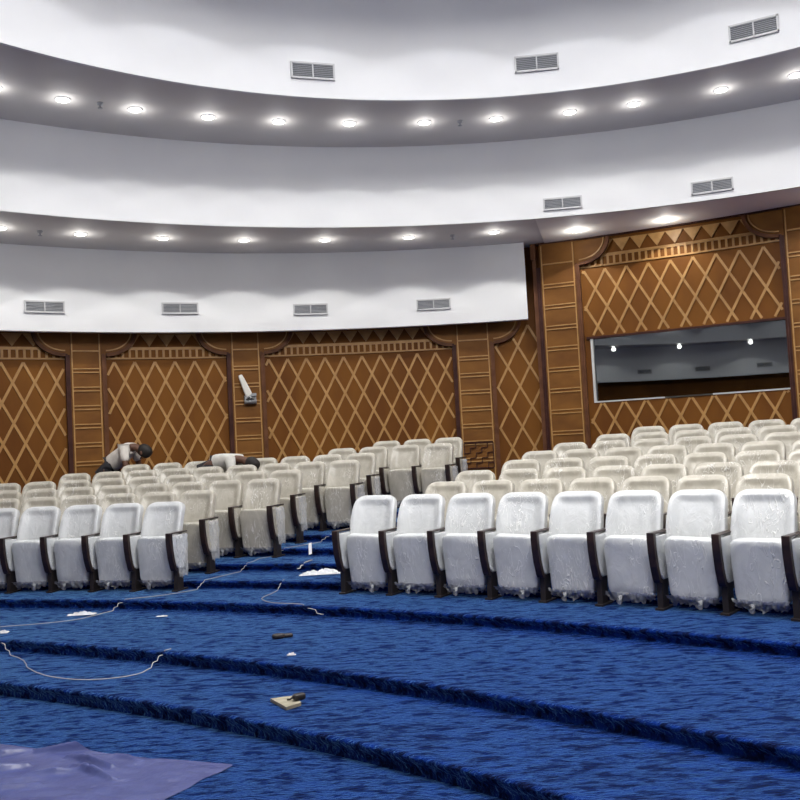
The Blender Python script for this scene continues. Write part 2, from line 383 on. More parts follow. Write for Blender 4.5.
def pilaster(c, t0, t1, zbase, ztop, label, rung, rung0, lobes=(1, 1), la=.54, lb=.45, group=None, grille=None, mouldings=(1, 1)):
    # t0..t1 outer edges incl. mouldings
    R = c[2]; t = thing('pilaster', label, 'pilaster', cyl(c, (t0+t1)/2, zbase), -(t0+t1)/2, group)
    e = .075/R; s0, s1 = t0+e, t1-e
    mb = MB(); cbox(mb, c, s0, s1, zbase, ztop, 0, .07); rel(mb.build('shaft', m_pil), t)
    # capital
    light = MB(); N = 14
    zc = ztop-.02
    for sd, on in ((-1, lobes[0]), (1, lobes[1])):
        if not on: continue
        te = t0 if sd < 0 else t1; mb = MB(); arcs = MB()
        pts = [(te+sd*la/R*cos(a), zc-lb*sin(a)) for a in [pi/2*i/N for i in range(N+1)]]
        base = s0 if sd < 0 else s1
        vs = [cyl(c, base, zc, .085), cyl(c, base, zc, 0)]
        for (a, z_) in pts: vs += [cyl(c, a, z_, .085), cyl(c, a, z_, 0)]
        vs += [cyl(c, base, zc-lb, .085), cyl(c, base, zc-lb, 0)]
        n_ = len(vs)//2
        mb.add(vs, [tuple(2*i for i in range(n_)), tuple(2*i+1 for i in range(n_))] + [(2*i, 2*i+1, 2*((i+1) % n_)+1, 2*((i+1) % n_)) for i in range(n_)])
        cstrip(arcs, c, pts, .06, .0, .12)
        ins = [(te+sd*(la-.075)/R*cos(a), zc-(lb-.075)*sin(a)) for a in [pi/2*i/N for i in range(N+1)]]
        cstrip(light, c, ins, .022, .08, .10)
        cp = rel(mb.build('capital', m_pil), t); rel(arcs.build('capital_moulding', m_trim2), cp)
    zt = zc-lb+.04
    # ladder inlay
    off = .035/R; z_ = zbase+rung0
    for a in (s0+off, s1-off): cstrip(light, c, [(a, zbase), (a, ztop-.03)], .022, .065, .085)
    cstrip(light, c, [(s0+off, zc-lb+.07), (s1-off, zc-lb+.07)], .024, .065, .087)
    while z_ < zc-lb-.02:
        for dz in (-.032, .032): cstrip(light, c, [(s0+off, z_+dz), (s1-off, z_+dz)], .02, .065, .086)
        z_ += rung
    rel(light.build('ladder_inlay', m_strip), t)
    for q, a, b_ in ((mouldings[0], t0, s0), (mouldings[1], s1, t1)):
        if not q: continue
        mid = (a+b_)/2
        mb = MB(); cbox(mb, c, a, mid, zbase, zc-lb+.02, 0, .10); cbox(mb, c, mid, b_, zbase, zc-lb+.02, 0, .085)
        o = rel(mb.build('edge_moulding', m_trim if (a == t0) else m_trim2), t)
    if grille:
        mb = MB(); g0, g1 = grille; a0, a1 = s0+off*1.4, s1-off*1.4
        us = [a0+(a1-a0)*i/5 for i in range(6)]; zs = [g0+(g1-g0)*i/5 for i in range(6)]
        for u in (us[0], us[5]): cstrip(mb, c, [(u, g0), (u, g1)], .02, .07, .10)
        for z_ in (zs[0], zs[5]): cstrip(mb, c, [(us[0], z_), (us[5], z_)], .02, .07, .10)
        for i in range(5):
            for j in range(5):
                if (i+j) % 2 == 0: cstrip(mb, c, [(us[i], zs[j+1]), (us[i+1], zs[j+1])], .016, .07, .095)
                else: cstrip(mb, c, [(us[i+1], zs[j]), (us[i+1], zs[j+1])], .016, .07, .095)
        rel(mb.build('meander_grille', m_trim), t)
    return t
ZW = ez(2.24)        # top of the left panelling, tucked up behind the lower drum
zl_left = ez(1.69)
pils = [(-.5107, -.4587, 'wooden ladder-inlaid pilaster left of the bending worker'), (-.2962, -.2429, 'wooden pilaster with a white bracket fixed on it'),
        (.0301, .0908, 'wooden pilaster with meander grille at its foot'), ]
for i, (a, b_, lab) in enumerate(pils):
    pilaster(WALL, a, b_, ZB, ZW, lab, .315*G, .24, la=.52, lb=.42, grille=(ez(-.50), ez(-.03)) if i == 2 else None)
pilaster(WALL, -.7427, -.6907, ZB, ZW, 'wooden pilaster beyond the left edge of the lattice panel', .315*G, .24, la=.52, lb=.42)
WD = .345*G
panel(WALL, -.6907, -.5107, ZB, ZW-.01, 'brown diamond-lattice wall panel at the far left edge', WD, .67*G, .1, zl=zl_left)
panel(WALL, -.4587, -.2962, ZB, ZW-.01, 'brown diamond-lattice wall panel behind the two bending workers', WD, .67*G, .35, zl=zl_left)
panel(WALL, -.2429, .0301, ZB, ZW-.01, 'widest lattice wall panel, right of the white bracket', WD, .67*G, .2, zl=zl_left)
panel(WALL, .0908, .19, ZB, ZW-.01, 'narrow shadowed lattice wall panel beside the room corner', .42, .78, .45, has_frieze=False, zl=ez(2.1))
ZFB = floor_z(*cyl(FW, .45, 0).xy)
pilaster(FW, .3462, .3862, ZFB, ZC-.03, 'tall wooden ladder pilaster left of the projection window', .383*G, .2, lobes=(0, 1), la=.55, lb=.44)
pilaster(FW, .5560, .5990, ZFB, ZC-.03, 'tall wooden pilaster at the right edge, right of the projection window', .383*G, .2, lobes=(1, 1), la=.55, lb=.44)
zl_r = ez(2.955)
panel(FW, .3862, .5560, WZ1+.045, ZC-.035, 'lattice wall panel with triangle frieze above the projection window', .392, .70, .3, zl=zl_r)
panel(FW, .3862, .5560, ZFB, WZ0-.005, 'low lattice wall panel under the projection window', .392, .70, .3, has_frieze=False, zl=WZ0-.02, apex=zl_r)
panel(FW, .5990, .79, ZFB, ZC-.035, 'lattice wall panel beyond the right pilaster', .392, .70, .3, zl=zl_r)
# corner post where the deeper left wall meets the right wall
mb = MB(); p = cyl(FW, FT0, 0)
box(mb, (p.x-.03, p.y+.0, (ZC+FBASE)/2), (.07, .12, ZC-FBASE-.02), Matrix.Rotation(-FT0, 3, 'Z')); mb.build('trim_6', m_trim2, kind='structure')
mb = MB(); box(mb, (p.x-.04, p.y-.02, ZC-.16), (.09, .16, .30), Matrix.Rotation(-FT0, 3, 'Z')); mb.build('trim_7', m_trim2, kind='structure')

# ------------------------------------------------------------------ air vents
def make_vent(wd, hg):
    t = thing('air_vent', '', 'air vent')
    mb = MB(); f_ = .025
    for x, z, a, b_ in ((0, hg/2-f_/2, wd, f_), (0, -hg/2+f_/2, wd, f_), (wd/2-f_/2, 0, f_, hg), (-wd/2+f_/2, 0, f_, hg), (0, 0, .018, hg)): box(mb, (x, -.022, z), (a, .03, b_))
    mb.build('vent_frame', m_ventf, t)
    mb = MB(); box(mb, (0, -.008, 0), (wd-.02, .01, hg-.02)); mb.build('vent_backing', m_dark, t)
    mb = MB(); n_ = int((hg-.05)/.022)
    for i in range(n_):
        z = -hg/2+.03+(hg-.06)*i/(n_-1); box(mb, (0, -.022, z), (wd-.05, .016, .012), Matrix.Rotation(.5, 3, 'X'))
    mb.build('slats', m_slat, t)
    return t
def copy_tree(o, parent=None):
    c = o.copy(); COL.objects.link(c); c.parent = parent
    for ch in list(o.children): copy_tree(ch, c)
    return c
vents = []
V = [(DRUM1, -.296, 5.23, 'on the top white drum, leftmost of its three'), (DRUM1, .1137, 5.297, 'on the top white drum, middle of its three'), (DRUM1, .4849, 5.242, 'on the top white drum near the upper right corner'),
     (DRUM2, .1476, 3.763, 'on the middle white drum, left one of its two'), (DRUM2, .354, 3.756, 'on the middle white drum, right one of its two'),
     (DRUM3, -.5394, 2.556, 'on the lowest white drum, leftmost of its four'), (DRUM3, -.3614, 2.572, 'on the lowest white drum, second from the left'), (DRUM3, -.1761, 2.529, 'on the lowest white drum, third from the left'), (DRUM3, .0052, 2.531, 'on the lowest white drum, rightmost, near its cut end')]
for i in range(9):
    V.append((DRUM3, 2.6+.2*i, 2.54, None))
proto = {}
for c, t_, z, lab in V:
    key = 1 if c is DRUM1 else 0
    if key not in proto: o = proto[key] = make_vent(.62*G, .235*G if key else .20*G)
    else: o = copy_tree(proto[key])
    o.location = cyl(c, t_, ez(z)); o.rotation_euler = (0, 0, -t_); o['group'] = 'grey louvred air vents on the white drums'
    o['label'] = 'grey louvred air vent ' + lab if lab else 'grey louvred air vent on the drum behind the camera'
    if lab is None: o['group'] = 'air vents behind the camera'

# ------------------------------------------------------------------ downlights
def make_downlight(power, size, color, fill, lens_r=.085):
    t = thing('downlight', '', 'downlight')
    mb = MB(); tube(mb, [(0, 0, 0.0), (0, 0, -.02)], lens_r, 20); mb.build('lens', m_lens, t)
    mb = MB(); N = 24; vs = []
    for k in range(N):
        a = 2*pi*k/N
        for r_, z in ((lens_r, 0), (lens_r, -.014), (lens_r+.02, -.010), (lens_r+.024, 0)): vs.append((r_*cos(a), r_*sin(a), z))
    mb.add(vs, [(k*4+j, k*4+(j+1) % 4, ((k+1) % N)*4+(j+1) % 4, ((k+1) % N)*4+j) for k in range(N) for j in range(4)], True)
    mb.build('trim_ring', m_lensring, t)
    l_ = bpy.data.lights.new('downlight_lamp', 'SPOT'); l_.energy = power; l_.spot_size = math.radians(size); l_.spot_blend = .12; l_.color = color; l_.shadow_soft_size = .06
    lo = bpy.data.objects.new('downlight_lamp', l_); COL.objects.link(lo); lo.parent = t; lo.location = (0, 0, -.05)
    pl = bpy.data.lights.new('downlight_fill', 'POINT'); pl.energy = fill; pl.color = color; pl.shadow_soft_size = .08  # point lamp added under each lens to fill drum tops and soffits
    po = bpy.data.objects.new('downlight_fill', pl); COL.objects.link(po); po.parent = t; po.location = (0, 0, -.13)
    return t
words = ['first', 'second', 'third', 'fourth', 'fifth', 'sixth', 'seventh', 'eighth', 'ninth', 'tenth', 'eleventh', 'twelfth', 'thirteenth', 'fourteenth']
RA_ = 10.08*G; RC_ = 11.35*G
LA = [-.657, -.572, -.477, -.376, -.274, -.169, -.056, .052, .162, .255, .376, .474]
LC = [-.607, -.505, -.393, -.277, -.157, -.030, .099]
pa_ = make_downlight(P_SPOT_A, 122, (1, .99, .97), 3.8); pc_ = make_downlight(P_SPOT_C, 120, (1, .985, .94), 3.9); pr_ = make_downlight(P_SPOT_C, 120, (1, .985, .94), 8); pt_ = make_downlight(P_SPOT_T, 118, (.96, .97, 1), 4.2)  # the right-wall pair gets extra fill to brighten the cream soffit
used = set()
def put_light(p, c, R, t_, z, lab, grp):
    o = p if p.name not in used else copy_tree(p); used.add(p.name)
    o.location = (c[0]+R*sin(t_), c[1]+R*cos(t_), z); o['label'] = lab; o['group'] = grp
    return o
for i, t_ in enumerate(LA): put_light(pa_, DRUM2, RA_, t_, ZA, 'lit round downlight in the upper soffit, %s from the left' % words[i], 'upper soffit downlights')
for i, t_ in enumerate(LC): put_light(pc_, DRUM3, RC_, t_, ZC, 'lit round downlight in the lower soffit, %s from the left' % words[i], 'lower soffit downlights')
for (t_, R, lab) in ((.221, 11.75*G, 'lit round downlight above the tall left pilaster of the right wall'), (.347, 11.75*G, 'lit round downlight above the triangle frieze of the right wall')):
    put_light(pr_, DRUM3, R, t_, ZC-.012, lab, 'lower soffit downlights')
put_light(pc_, DRUM3, 11.5*G, .58, ZC-.012, 'downlight past the right edge over the right wall', 'downlights out of view')
t_ = .474+.108
while t_ < 2*pi-.657-.05:
    put_light(pa_, DRUM2, RA_, t_, ZA, 'round downlight in the soffit beside or behind the camera', 'downlights out of view'); t_ += .108 if t_ < 1 else .2
t_ = .60
while t_ < 2*pi-.607-.05:
    put_light(pc_, DRUM3, RC_, t_, ZC, 'round downlight in the soffit beside or behind the camera', 'downlights out of view'); t_ += .125 if t_ < 1 else .25
for k in range(26):
    put_light(pt_, DRUM1, 6.68*G, -.30+.24166*k, ZTOP, 'round downlight in the topmost soffit above the view', 'topmost soffit downlights')
# sprinkler heads
sp = None
for i, (c, R, t_, z, lab) in enumerate(((DRUM2, 10.02*G, -.525, ZA, 'tiny dark sprinkler head in the upper soffit at left'), (DRUM2, 10.09*G, -.002, ZA, 'tiny dark sprinkler head in the upper soffit near the middle'),
        (DRUM3, 11.36*G, -.557, ZC, 'tiny dark sprinkler head in the lower soffit at far left'), (DRUM3, 11.37*G, .036, ZC, 'tiny dark sprinkler head in the lower soffit near the middle'))):
    mb = MB(); tube(mb, [(0, 0, 0), (0, 0, -.03), (0, 0, -.031), (0, 0, -.07), (0, 0, -.072), (0, 0, -.08)], [.045, .04, .015, .015, .035, .035], 12)
    o = mb.build('sprinkler_head', m_slat); o.location = (c[0]+R*sin(t_), c[1]+R*cos(t_), z); tag(o, lab, 'sprinkler', 'sprinkler heads')

# white bracket on the second pilaster
tb = -.2675; p0 = cyl(WALL, tb, ez(1.02), .09)
br = thing('wall_bracket', 'white angled arm on a grey clamp fixed to a wooden pilaster', 'bracket', p0, -tb)
m_white = mat('white_paint', (.75, .73, .68), .5); m_grey = mat('grey_casting', (.32, .33, .34), .4, .4)
mb = MB(); superbox(mb, (.055, .035, .22), .35, 16, 10, lambda p: Matrix.Rotation(.38, 3, 'Y').inverted() @ Vector((p.x*(1-.25*p.z/.22), p.y, p.z)) + Vector((-.075, -.08, .20))); mb.build('arm', m_white, br)
mb = MB(); box(mb, (0.02, -.03, -.06), (.22, .05, .16)); box(mb, (.06, -.08, .03), (.14, .06, .05)); tube(mb, [(-.09, -.08, -.1), (.13, -.08, -.1)], .035, 10); tube(mb, [(-.02, -.05, .02), (.03, -.14, -.05)], .03, 8); box(mb, (-.06, -.07, -.05), (.05, .07, .1))
mb.build('clamp', m_grey, br)
mb = MB(); tube(mb, [(-.06, -.12, -.06), (0, -.15, -.03), (.08, -.13, -.06)], .012, 6); mb.build('cable', m_black, br)

# ------------------------------------------------------------------ auditorium seats
def wr(p, a, s=6.0, o=0): return a*noise.noise(Vector((p.x*s+o, p.y*s, p.z*s)))
def make_seat(cm, two_arms=False, seed=0):
    t = thing('auditorium_seat', '', 'seat')
    # backrest: rounded slab leaning back, rolled rim and dished face
    BW, BH, BT = .258, .30, .055
    def back(p):
        v_ = p.z/BH; u_ = p.x/BW
        k = 1 - .035*v_ - .03*max(0, v_)**6
        x = p.x*k
        z = p.z - .03*abs(u_)**4*max(0, v_)                  # shoulders
        y = p.y - .045*u_*u_                                   # wings curve forward
        if p.y < 0 and abs(u_) < .85 and v_ < .8: y += .032*min(1, 3.2*(1-abs(u_)/.85))*min(1, max(0, (.80-v_)*5.0))
        y += .04*v_*v_
        q = Vector((x, y, z)); q = Matrix.Rotation(-.31, 3, 'X') @ q
        q += Vector((0, .105, .722)); q.y += wr(q, .012, 7, seed); return q
    mb = MB(); superbox(mb, (BW, BT, BH), .30, 64, 44, back); mb.build('backrest', cm, t)
    # tipped-up seat pan, underside to the front
    def pan(p):
        v_ = p.z/.25
        q = Vector((p.x*.965*(1+.02*v_), p.y - .012*(1-(p.x/.225)**2), p.z)); q = Matrix.Rotation(.10, 3, 'X') @ q
        q += Vector((.008, -.088, .365)); q.y += wr(q, .014, 8, seed+3); q.z += wr(q, .008, 9, seed+9); return q
    mb = MB(); superbox(mb, (.226, .066, .262), .24, 44, 26, pan); mb.build('seat', cm, t)
    for sx in ((-1, 1) if two_arms else (-1,)):
        ax = sx*.28
        # side panel: fabric shield
        mb = MB(); prof = [(-.235, .640), (.085, .640), (.075, .50), (.02, .30), (-.02, .255), (-.12, .255), (-.17, .30)]
        vs = [(ax+s_*.034, y, z) for s_ in (-1, 1) for y, z in prof]; k = len(prof)
        mb.add(vs, [tuple(range(k)), tuple(range(k, 2*k))] + [(i, (i+1) % k, k+(i+1) % k, k+i) for i in range(k)])
        o = mb.build('side_panel', cm, t); bv = o.modifiers.new('b', 'BEVEL'); bv.width = .014; bv.segments = 3
        # arm: dark wood cap and curved front blade
        mb = MB(); front = [(-.275, .672), (-.277, .60), (-.268, .50), (-.245, .38), (-.205, .265), (-.185, .235)]
        vs = []
        for (y, z) in front: vs += [(ax-.033, y, z), (ax+.033, y, z), (ax+.033, y+.05, z), (ax-.033, y+.05, z)]
        mb.add(vs, [(i*4+j, i*4+(j+1) % 4, i*4+4+(j+1) % 4, i*4+4+j) for i in range(len(front)-1) for j in range(4)] + [(0, 1, 2, 3), tuple(range(len(vs)-4, len(vs)))])
        box(mb, (ax, -.075, .663), (.062, .35, .016))
        o = mb.build('armrest', m_armwood, t); bv = o.modifiers.new('b', 'BEVEL'); bv.width = .006; bv.segments = 2
        mb = MB(); box(mb, (ax, -.085, .135), (.05, .13, .27)); box(mb, (ax, -.03, .30), (.045, .10, .14))
        pd = mb.build('pedestal', m_black, t); mb = MB(); box(mb, (ax, -.06, .009), (.075, .24, .018)); mb.build('foot_plate', m_black, pd)
    if two_arms:      # loose film hanging over the aisle-side panel
        mb = MB(); N = 14; vs = []
        for i in range(N+1):
            for j in range(N+1):
                u, v_ = i/N, j/N; y = -.20+.27*u*(1-.35*v_)+.02*v_; z = .64-.47*v_-.03*noise.noise(Vector((u*5, 0, seed)))
                vs.append((.28+.045+.03*abs(noise.noise(Vector((u*6, v_*6, seed+2))))+.03*v_, y, z))
        mb.add(vs, [(i*(N+1)+j, (i+1)*(N+1)+j, (i+1)*(N+1)+j+1, i*(N+1)+j+1) for i in range(N) for j in range(N)], False)
        mb.build('plastic_wrap', m_film, t)
    mb = MB(); box(mb, (0, .03, .30), (.50, .03, .05)); box(mb, (0, .035, .42), (.06, .03, .2)); mb.build('crossbar', m_black, t)
    # bunched plastic below the seat pan
    mb = MB(); N = 30; vs = []; rnd = random.Random(seed+5); prevk = rnd.random()
    for i in range(N+1):
        u = -1+2*i/N; x = .235*u; drop = .035+.045*abs(noise.noise(Vector((u*3.1, seed, 2))))+.02*rnd.random()+.02*(1-u*u)
        y0 = -.17+.03*abs(u)**3
        for j in range(5):
            f_ = j/4
            vs.append((x*(1-.10*f_)+.012*rnd.uniform(-1, 1), y0+.05*f_+.02*rnd.uniform(-1, 1), .135-drop*f_*1.25+.006*rnd.uniform(-1, 1)))
    mb.add(vs, [(i*5+j, i*5+j+1, i*5+5+j+1, i*5+5+j) for i in range(N) for j in range(4)], True)
    kx = rnd.uniform(-.1, .12); tube(mb, [(kx, -.15, .10), (kx+.01, -.16, .07), (kx-.01, -.15, .045)], [.03, .012, .028], 7)
    mb.build('plastic_wrap', m_film, t)
    return t
protos = {}
for key, cm, two in (('F', m_front, False), ('F2', m_front, True), ('B', m_back, False), ('B2', m_back, True)):
    protos[key] = [make_seat(cm, two, seed=s_*11+hash_) for s_, hash_ in ((1, 2), (2, 5), (3, 8))] if not two else [make_seat(cm, two, seed=4)]
pused = set()
roww = ['front', 'second', 'third', 'fourth', 'fifth', 'sixth', 'seventh', 'eighth and last']
right0 = [.4672, .4955, .4965, .5120, .5100, .5180, .5360, .5500]
rightend = [.7165, .7031, .6914, .6805, .6701, .661, .6524, .6446]
leftlast = [.3055, .3046, .3345, .3320, .3610, .3581, .4060, .4011]
leftfirst = [.125, .10, .068, .045, .1306, .1631, .3278, .3416]
cnt = 0
def place(key, rho, th, z, lab, grp):
    global cnt
    L = protos[key]; p = L[cnt % len(L)]; cnt += 1
    o = p if p.name not in pused else copy_tree(p); pused.add(p.name)
    r_ = rho-.285
    o.location = (SC[0]+r_*sin(th), SC[1]+r_*cos(th), z); o.rotation_euler = (0, 0, -th+random.uniform(-.012, .012))
    o['label'] = lab; o['group'] = grp
for k in range(8):
    rho = RHO+RP*k; z = Z1+RISE*k+H0; st = .56/(rho-.33); kk = 'F' if k == 0 else 'B'
    desc = 'white plastic-wrapped folding seat' if k == 0 else 'beige plastic-wrapped folding seat'
    i = 0; th = right0[k]
    while th < rightend[k]+st*.7:
        place(kk, rho, th, z, '%s, %s row of the right block, %s from the aisle' % (desc, roww[k], words[i]), 'wrapped auditorium seats, right block'); th += st; i += 1
    i = 0; th = leftlast[k]
    while th > leftfirst[k]-st*.5:
        lab = '%s, %s row of the left block, %s from the aisle' % (desc, roww[k], words[i])
        place(kk+'2' if i == 0 else kk, rho, th, z, lab, 'wrapped auditorium seats, left block'); th -= st; i += 1

# ------------------------------------------------------------------ floor clutter
m_wire = mat('white_wire', (.42, .43, .42), .5); m_tissue = mat('white_scrap', (.62, .64, .67), .6)
def smooth_pts(P, n=5):
    P = [Vector(p) for p in P]; out = []
    for i in range(len(P)-1):
        a, b_, c_, d_ = P[max(i-1, 0)], P[i], P[i+1], P[min(i+2, len(P)-1)]
        for k in range(n):
            t = k/n; out.append(.5*((2*b_)+(-a+c_)*t+(2*a-5*b_+4*c_-d_)*t*t+(-a+3*b_-3*c_+d_)*t**3))
    return out+[P[-1]]
def wire(xy, label, r=.0038):
    P = smooth_pts([(x, y, 0) for x, y in xy], 12)
    Q = []
    for p in P:
        z = sum(max(floor_z(p.x+dx+ex, p.y+dy+ex) for dx, dy in ((0, 0), (.05, .05), (-.05, -.05))) for ex in (-.05, 0, .05))/3
        Q.append((p.x+.01*noise.noise(Vector((p.x*9, p.y*9, 0))), p.y, z+r+.004))
    mb = MB(); tube(mb, Q, r, 6); tag(mb.build('wire', m_wire), label, 'wire', 'loose wires on the steps')
wire([(-4.35, 9.1), (-4.17, 9.2), (-3.78, 9.26), (-3.45, 9.4), (-3.25, 9.75), (-3.12, 9.93), (-2.8, 10.05), (-2.54, 10.25), (-2.36, 10.49), (-2.12, 10.95), (-1.95, 11.25), (-1.88, 11.6), (-1.68, 11.8), (-1.45, 12.0), (-1.2, 12.35), (-1.03, 12.5)], 'long pale wire running up the aisle steps from lower left')
wire([(-4.1, 8.75), (-3.89, 8.58), (-3.7, 8.35), (-3.48, 8.11), (-3.26, 7.74), (-2.96, 7.42), (-2.58, 7.24), (-2.25, 7.32), (-2.15, 7.6), (-2.05, 7.72)], 'pale wire looped over the lowest carpet steps at left')
wire([(-1.41, 10.2), (-1.47, 9.9), (-1.55, 9.5), (-1.40, 9.2), (-1.18, 9.08), (-1.03, 8.97), (-.85, 8.75)], 'short wire curling across the step in front of the aisle')
wire([(-1.18, 11.1), (-1.25, 10.9), (-1.33, 10.8)], 'short stub of wire beside the white scraps', .007)
def crumple(cx, cy, sx, sy, h, seed, name, label, m, cat='plastic scrap', sub=18, thr=.0):
    mb = MB(); vs = []; N = sub; rnd = random.Random(seed)
    for i in range(N+1):
        for j in range(N+1):
            u = -1+2*i/N; v_ = -1+2*j/N; k = 1+.25*noise.noise(Vector((u*2, v_*2, seed)))
            x = cx+sx*u*k; y = cy+sy*v_*k
            hh = h*abs(noise.noise(Vector((u*3.1, v_*3.1, seed+3))))*2*max(0, 1-max(u*u, v_*v_)) + .004+.5*h*max(0, 1-u*u-v_*v_)*rnd.random()*.5
            vs.append((x, y, floor_z(cx, cy)+.006+hh))
    mb.add(vs, [(i*(N+1)+j, (i+1)*(N+1)+j, (i+1)*(N+1)+j+1, i*(N+1)+j+1) for i in range(N) for j in range(N)], False)
    return tag(mb.build(name, m), label, cat)
crumple(-.98, 10.52, .25, .12, .045, 3, 'plastic_scrap', 'crumpled white plastic heap beside the first aisle seat', m_tissue)
crumple(-1.16, 10.44, .10, .05, .03, 9, 'plastic_scrap', 'thin white plastic offcut left of the crumpled heap', m_tissue)
crumple(-3.50, 9.66, .15, .045, .03, 4, 'plastic_scrap', 'torn white plastic scrap on the step below the left seats', m_tissue)
crumple(-3.98, 8.86, .05, .04, .03, 5, 'plastic_scrap', 'small white crumpled scrap at the left edge', m_tissue)
crumple(-.97, 7.25, .035, .02, .02, 6, 'plastic_scrap', 'tiny white scrap between the two fallen objects', m_tissue, sub=8)
crumple(-2.55, 9.3, .06, .02, .01, 8, 'plastic_scrap', 'thin white fleck on the step left of the aisle', m_tissue, sub=8)
# hanging film strip in the aisle
x_, y_ = -1.26, 11.9; zf = floor_z(x_, y_)
mb = MB(); vs = []
for i in range(10):
    f_ = i/9; px = -1.29+.05*f_; py = 12.0-.5*f_; z = max(floor_z(px, py), floor_z(px, py+.05))+.02+.02*abs(sin(i*1.7)); vs += [(px-.02, py, z), (px+.02, py, z+.012)]
mb.add(vs, [(2*i, 2*i+1, 2*i+3, 2*i+2) for i in range(9)], True); tag(mb.build('plastic_strip', m_tissue), 'narrow white plastic strip lying down the aisle steps', 'plastic scrap')
# black tool
bt = thing('black_cable_clip', 'small black rubbery lump on the blue carpet step', 'tool', (-1.14, 7.95, floor_z(-1.14, 7.95)), .3)
mb = MB(); superbox(mb, (.055, .035, .022), .6, 16, 10, lambda p: p+Vector((-.03, 0, .022)), ); mb.build('body', m_black, bt)
mb = MB(); superbox(mb, (.045, .03, .017), .6, 16, 10, lambda p: p+Vector((.055, .01, .017))); mb.build('cap', m_black, bt)
# cardboard piece with a black gadget
m_card = mat('cardboard', (.36, .31, .19), .7); noise_col(m_card, 20, (.24, .22, .16), (.34, .31, .23))
zc = floor_z(-.9, 6.22); mb = MB()
q = [(-1.01, 6.35), (-.87, 6.12), (-.78, 6.21), (-.84, 6.40)]
mb.add([(x, y, zc+.004+d) for d in (0, .022) for x, y in q], [(0, 1, 2, 3), (4, 5, 6, 7), (0, 1, 5, 4), (1, 2, 6, 5), (2, 3, 7, 6), (3, 0, 4, 7)])
o = tag(mb.build('cardboard_box', m_card), 'flat beige cardboard pack on the carpet step', 'box')
mb = MB(); superbox(mb, (.045, .028, .022), .5, 16, 10, lambda p: Matrix.Rotation(.5, 3, 'Z') @ p+Vector((-.80, 6.27, zc+.05))); tube(mb, [(-.84, 6.27, zc+.05), (-.86, 6.25, zc+.04), (-.88, 6.27, zc+.035)], .007, 6)
tag(mb.build('black_gadget', m_black), 'small black gadget resting on the beige cardboard pack', 'gadget')
# purple dust sheet
m_cloth = mat('purple_dust_sheet', (.2, .19, .42), .38, 0, Coat_Weight=.1); noise_col(m_cloth, 6, (.035, .045, .155), (.05, .064, .195), bump=.3, bscale=14, bdist=.02)
FOLDS = [(-2.45, 5.88, -1.95, 5.86, .07), (-2.2, 5.75, -1.85, 5.52, .06), (-2.95, 5.42, -2.4, 5.62, .07), (-2.1, 5.58, -1.78, 5.32, .05), (-2.8, 5.80, -2.5, 5.92, .05), (-2.35, 5.45, -2.0, 5.5, .04), (-1.9, 5.75, -1.7, 5.6, .03), (-2.6, 5.2, -2.2, 5.3, .04)]
mb = MB(); NX, NY = 220, 130; A_, B_, C_, D_ = Vector((-3.35, 6.30)), Vector((-1.11, 5.46)), Vector((-1.62, 4.55)), Vector((-3.85, 4.9)); vs = []
for i in range(NX+1):
    for j in range(NY+1):
        u, v_ = i/NX, j/NY; p = A_.lerp(B_, u).lerp(D_.lerp(C_, u), v_)
        p = p+Vector((.03*noise.noise(Vector((u*6, v_*6, 0))), .03*noise.noise(Vector((u*6, v_*6, 9)))))
        wx = p.x*1.1+p.y*3.6; k = max(0, noise.noise(Vector((p.x*1.6, p.y*5.5, 3)))-.05)
        env = max(0, min(1, (.62-u)*3))*max(0, min(1, u*6))*max(0, min(1, v_*5))
        h = .004+.010*abs(noise.noise(Vector((p.x*5, p.y*9, 1))))+.04*k*env
        for (ax_, ay_, bx_, by_, hh_) in FOLDS:
            a_ = Vector((ax_, ay_)); d_ = Vector((bx_, by_))-a_; q_ = max(0, min(1, (p-a_).dot(d_)/d_.length_squared)); dist = (p-a_-d_*q_).length
            h += hh_*math.exp(-(dist/.022)**2)*.9*(1-.6*abs(2*q_-1))
        vs.append((p.x, p.y, h))
mb.add(vs, [(i*(NY+1)+j, (i+1)*(NY+1)+j, (i+1)*(NY+1)+j+1, i*(NY+1)+j+1) for i in range(NX) for j in range(NY)], True)
tag(mb.build('dust_sheet', m_cloth), 'wrinkled purple-blue dust sheet spread on the carpet at lower left', 'sheet')

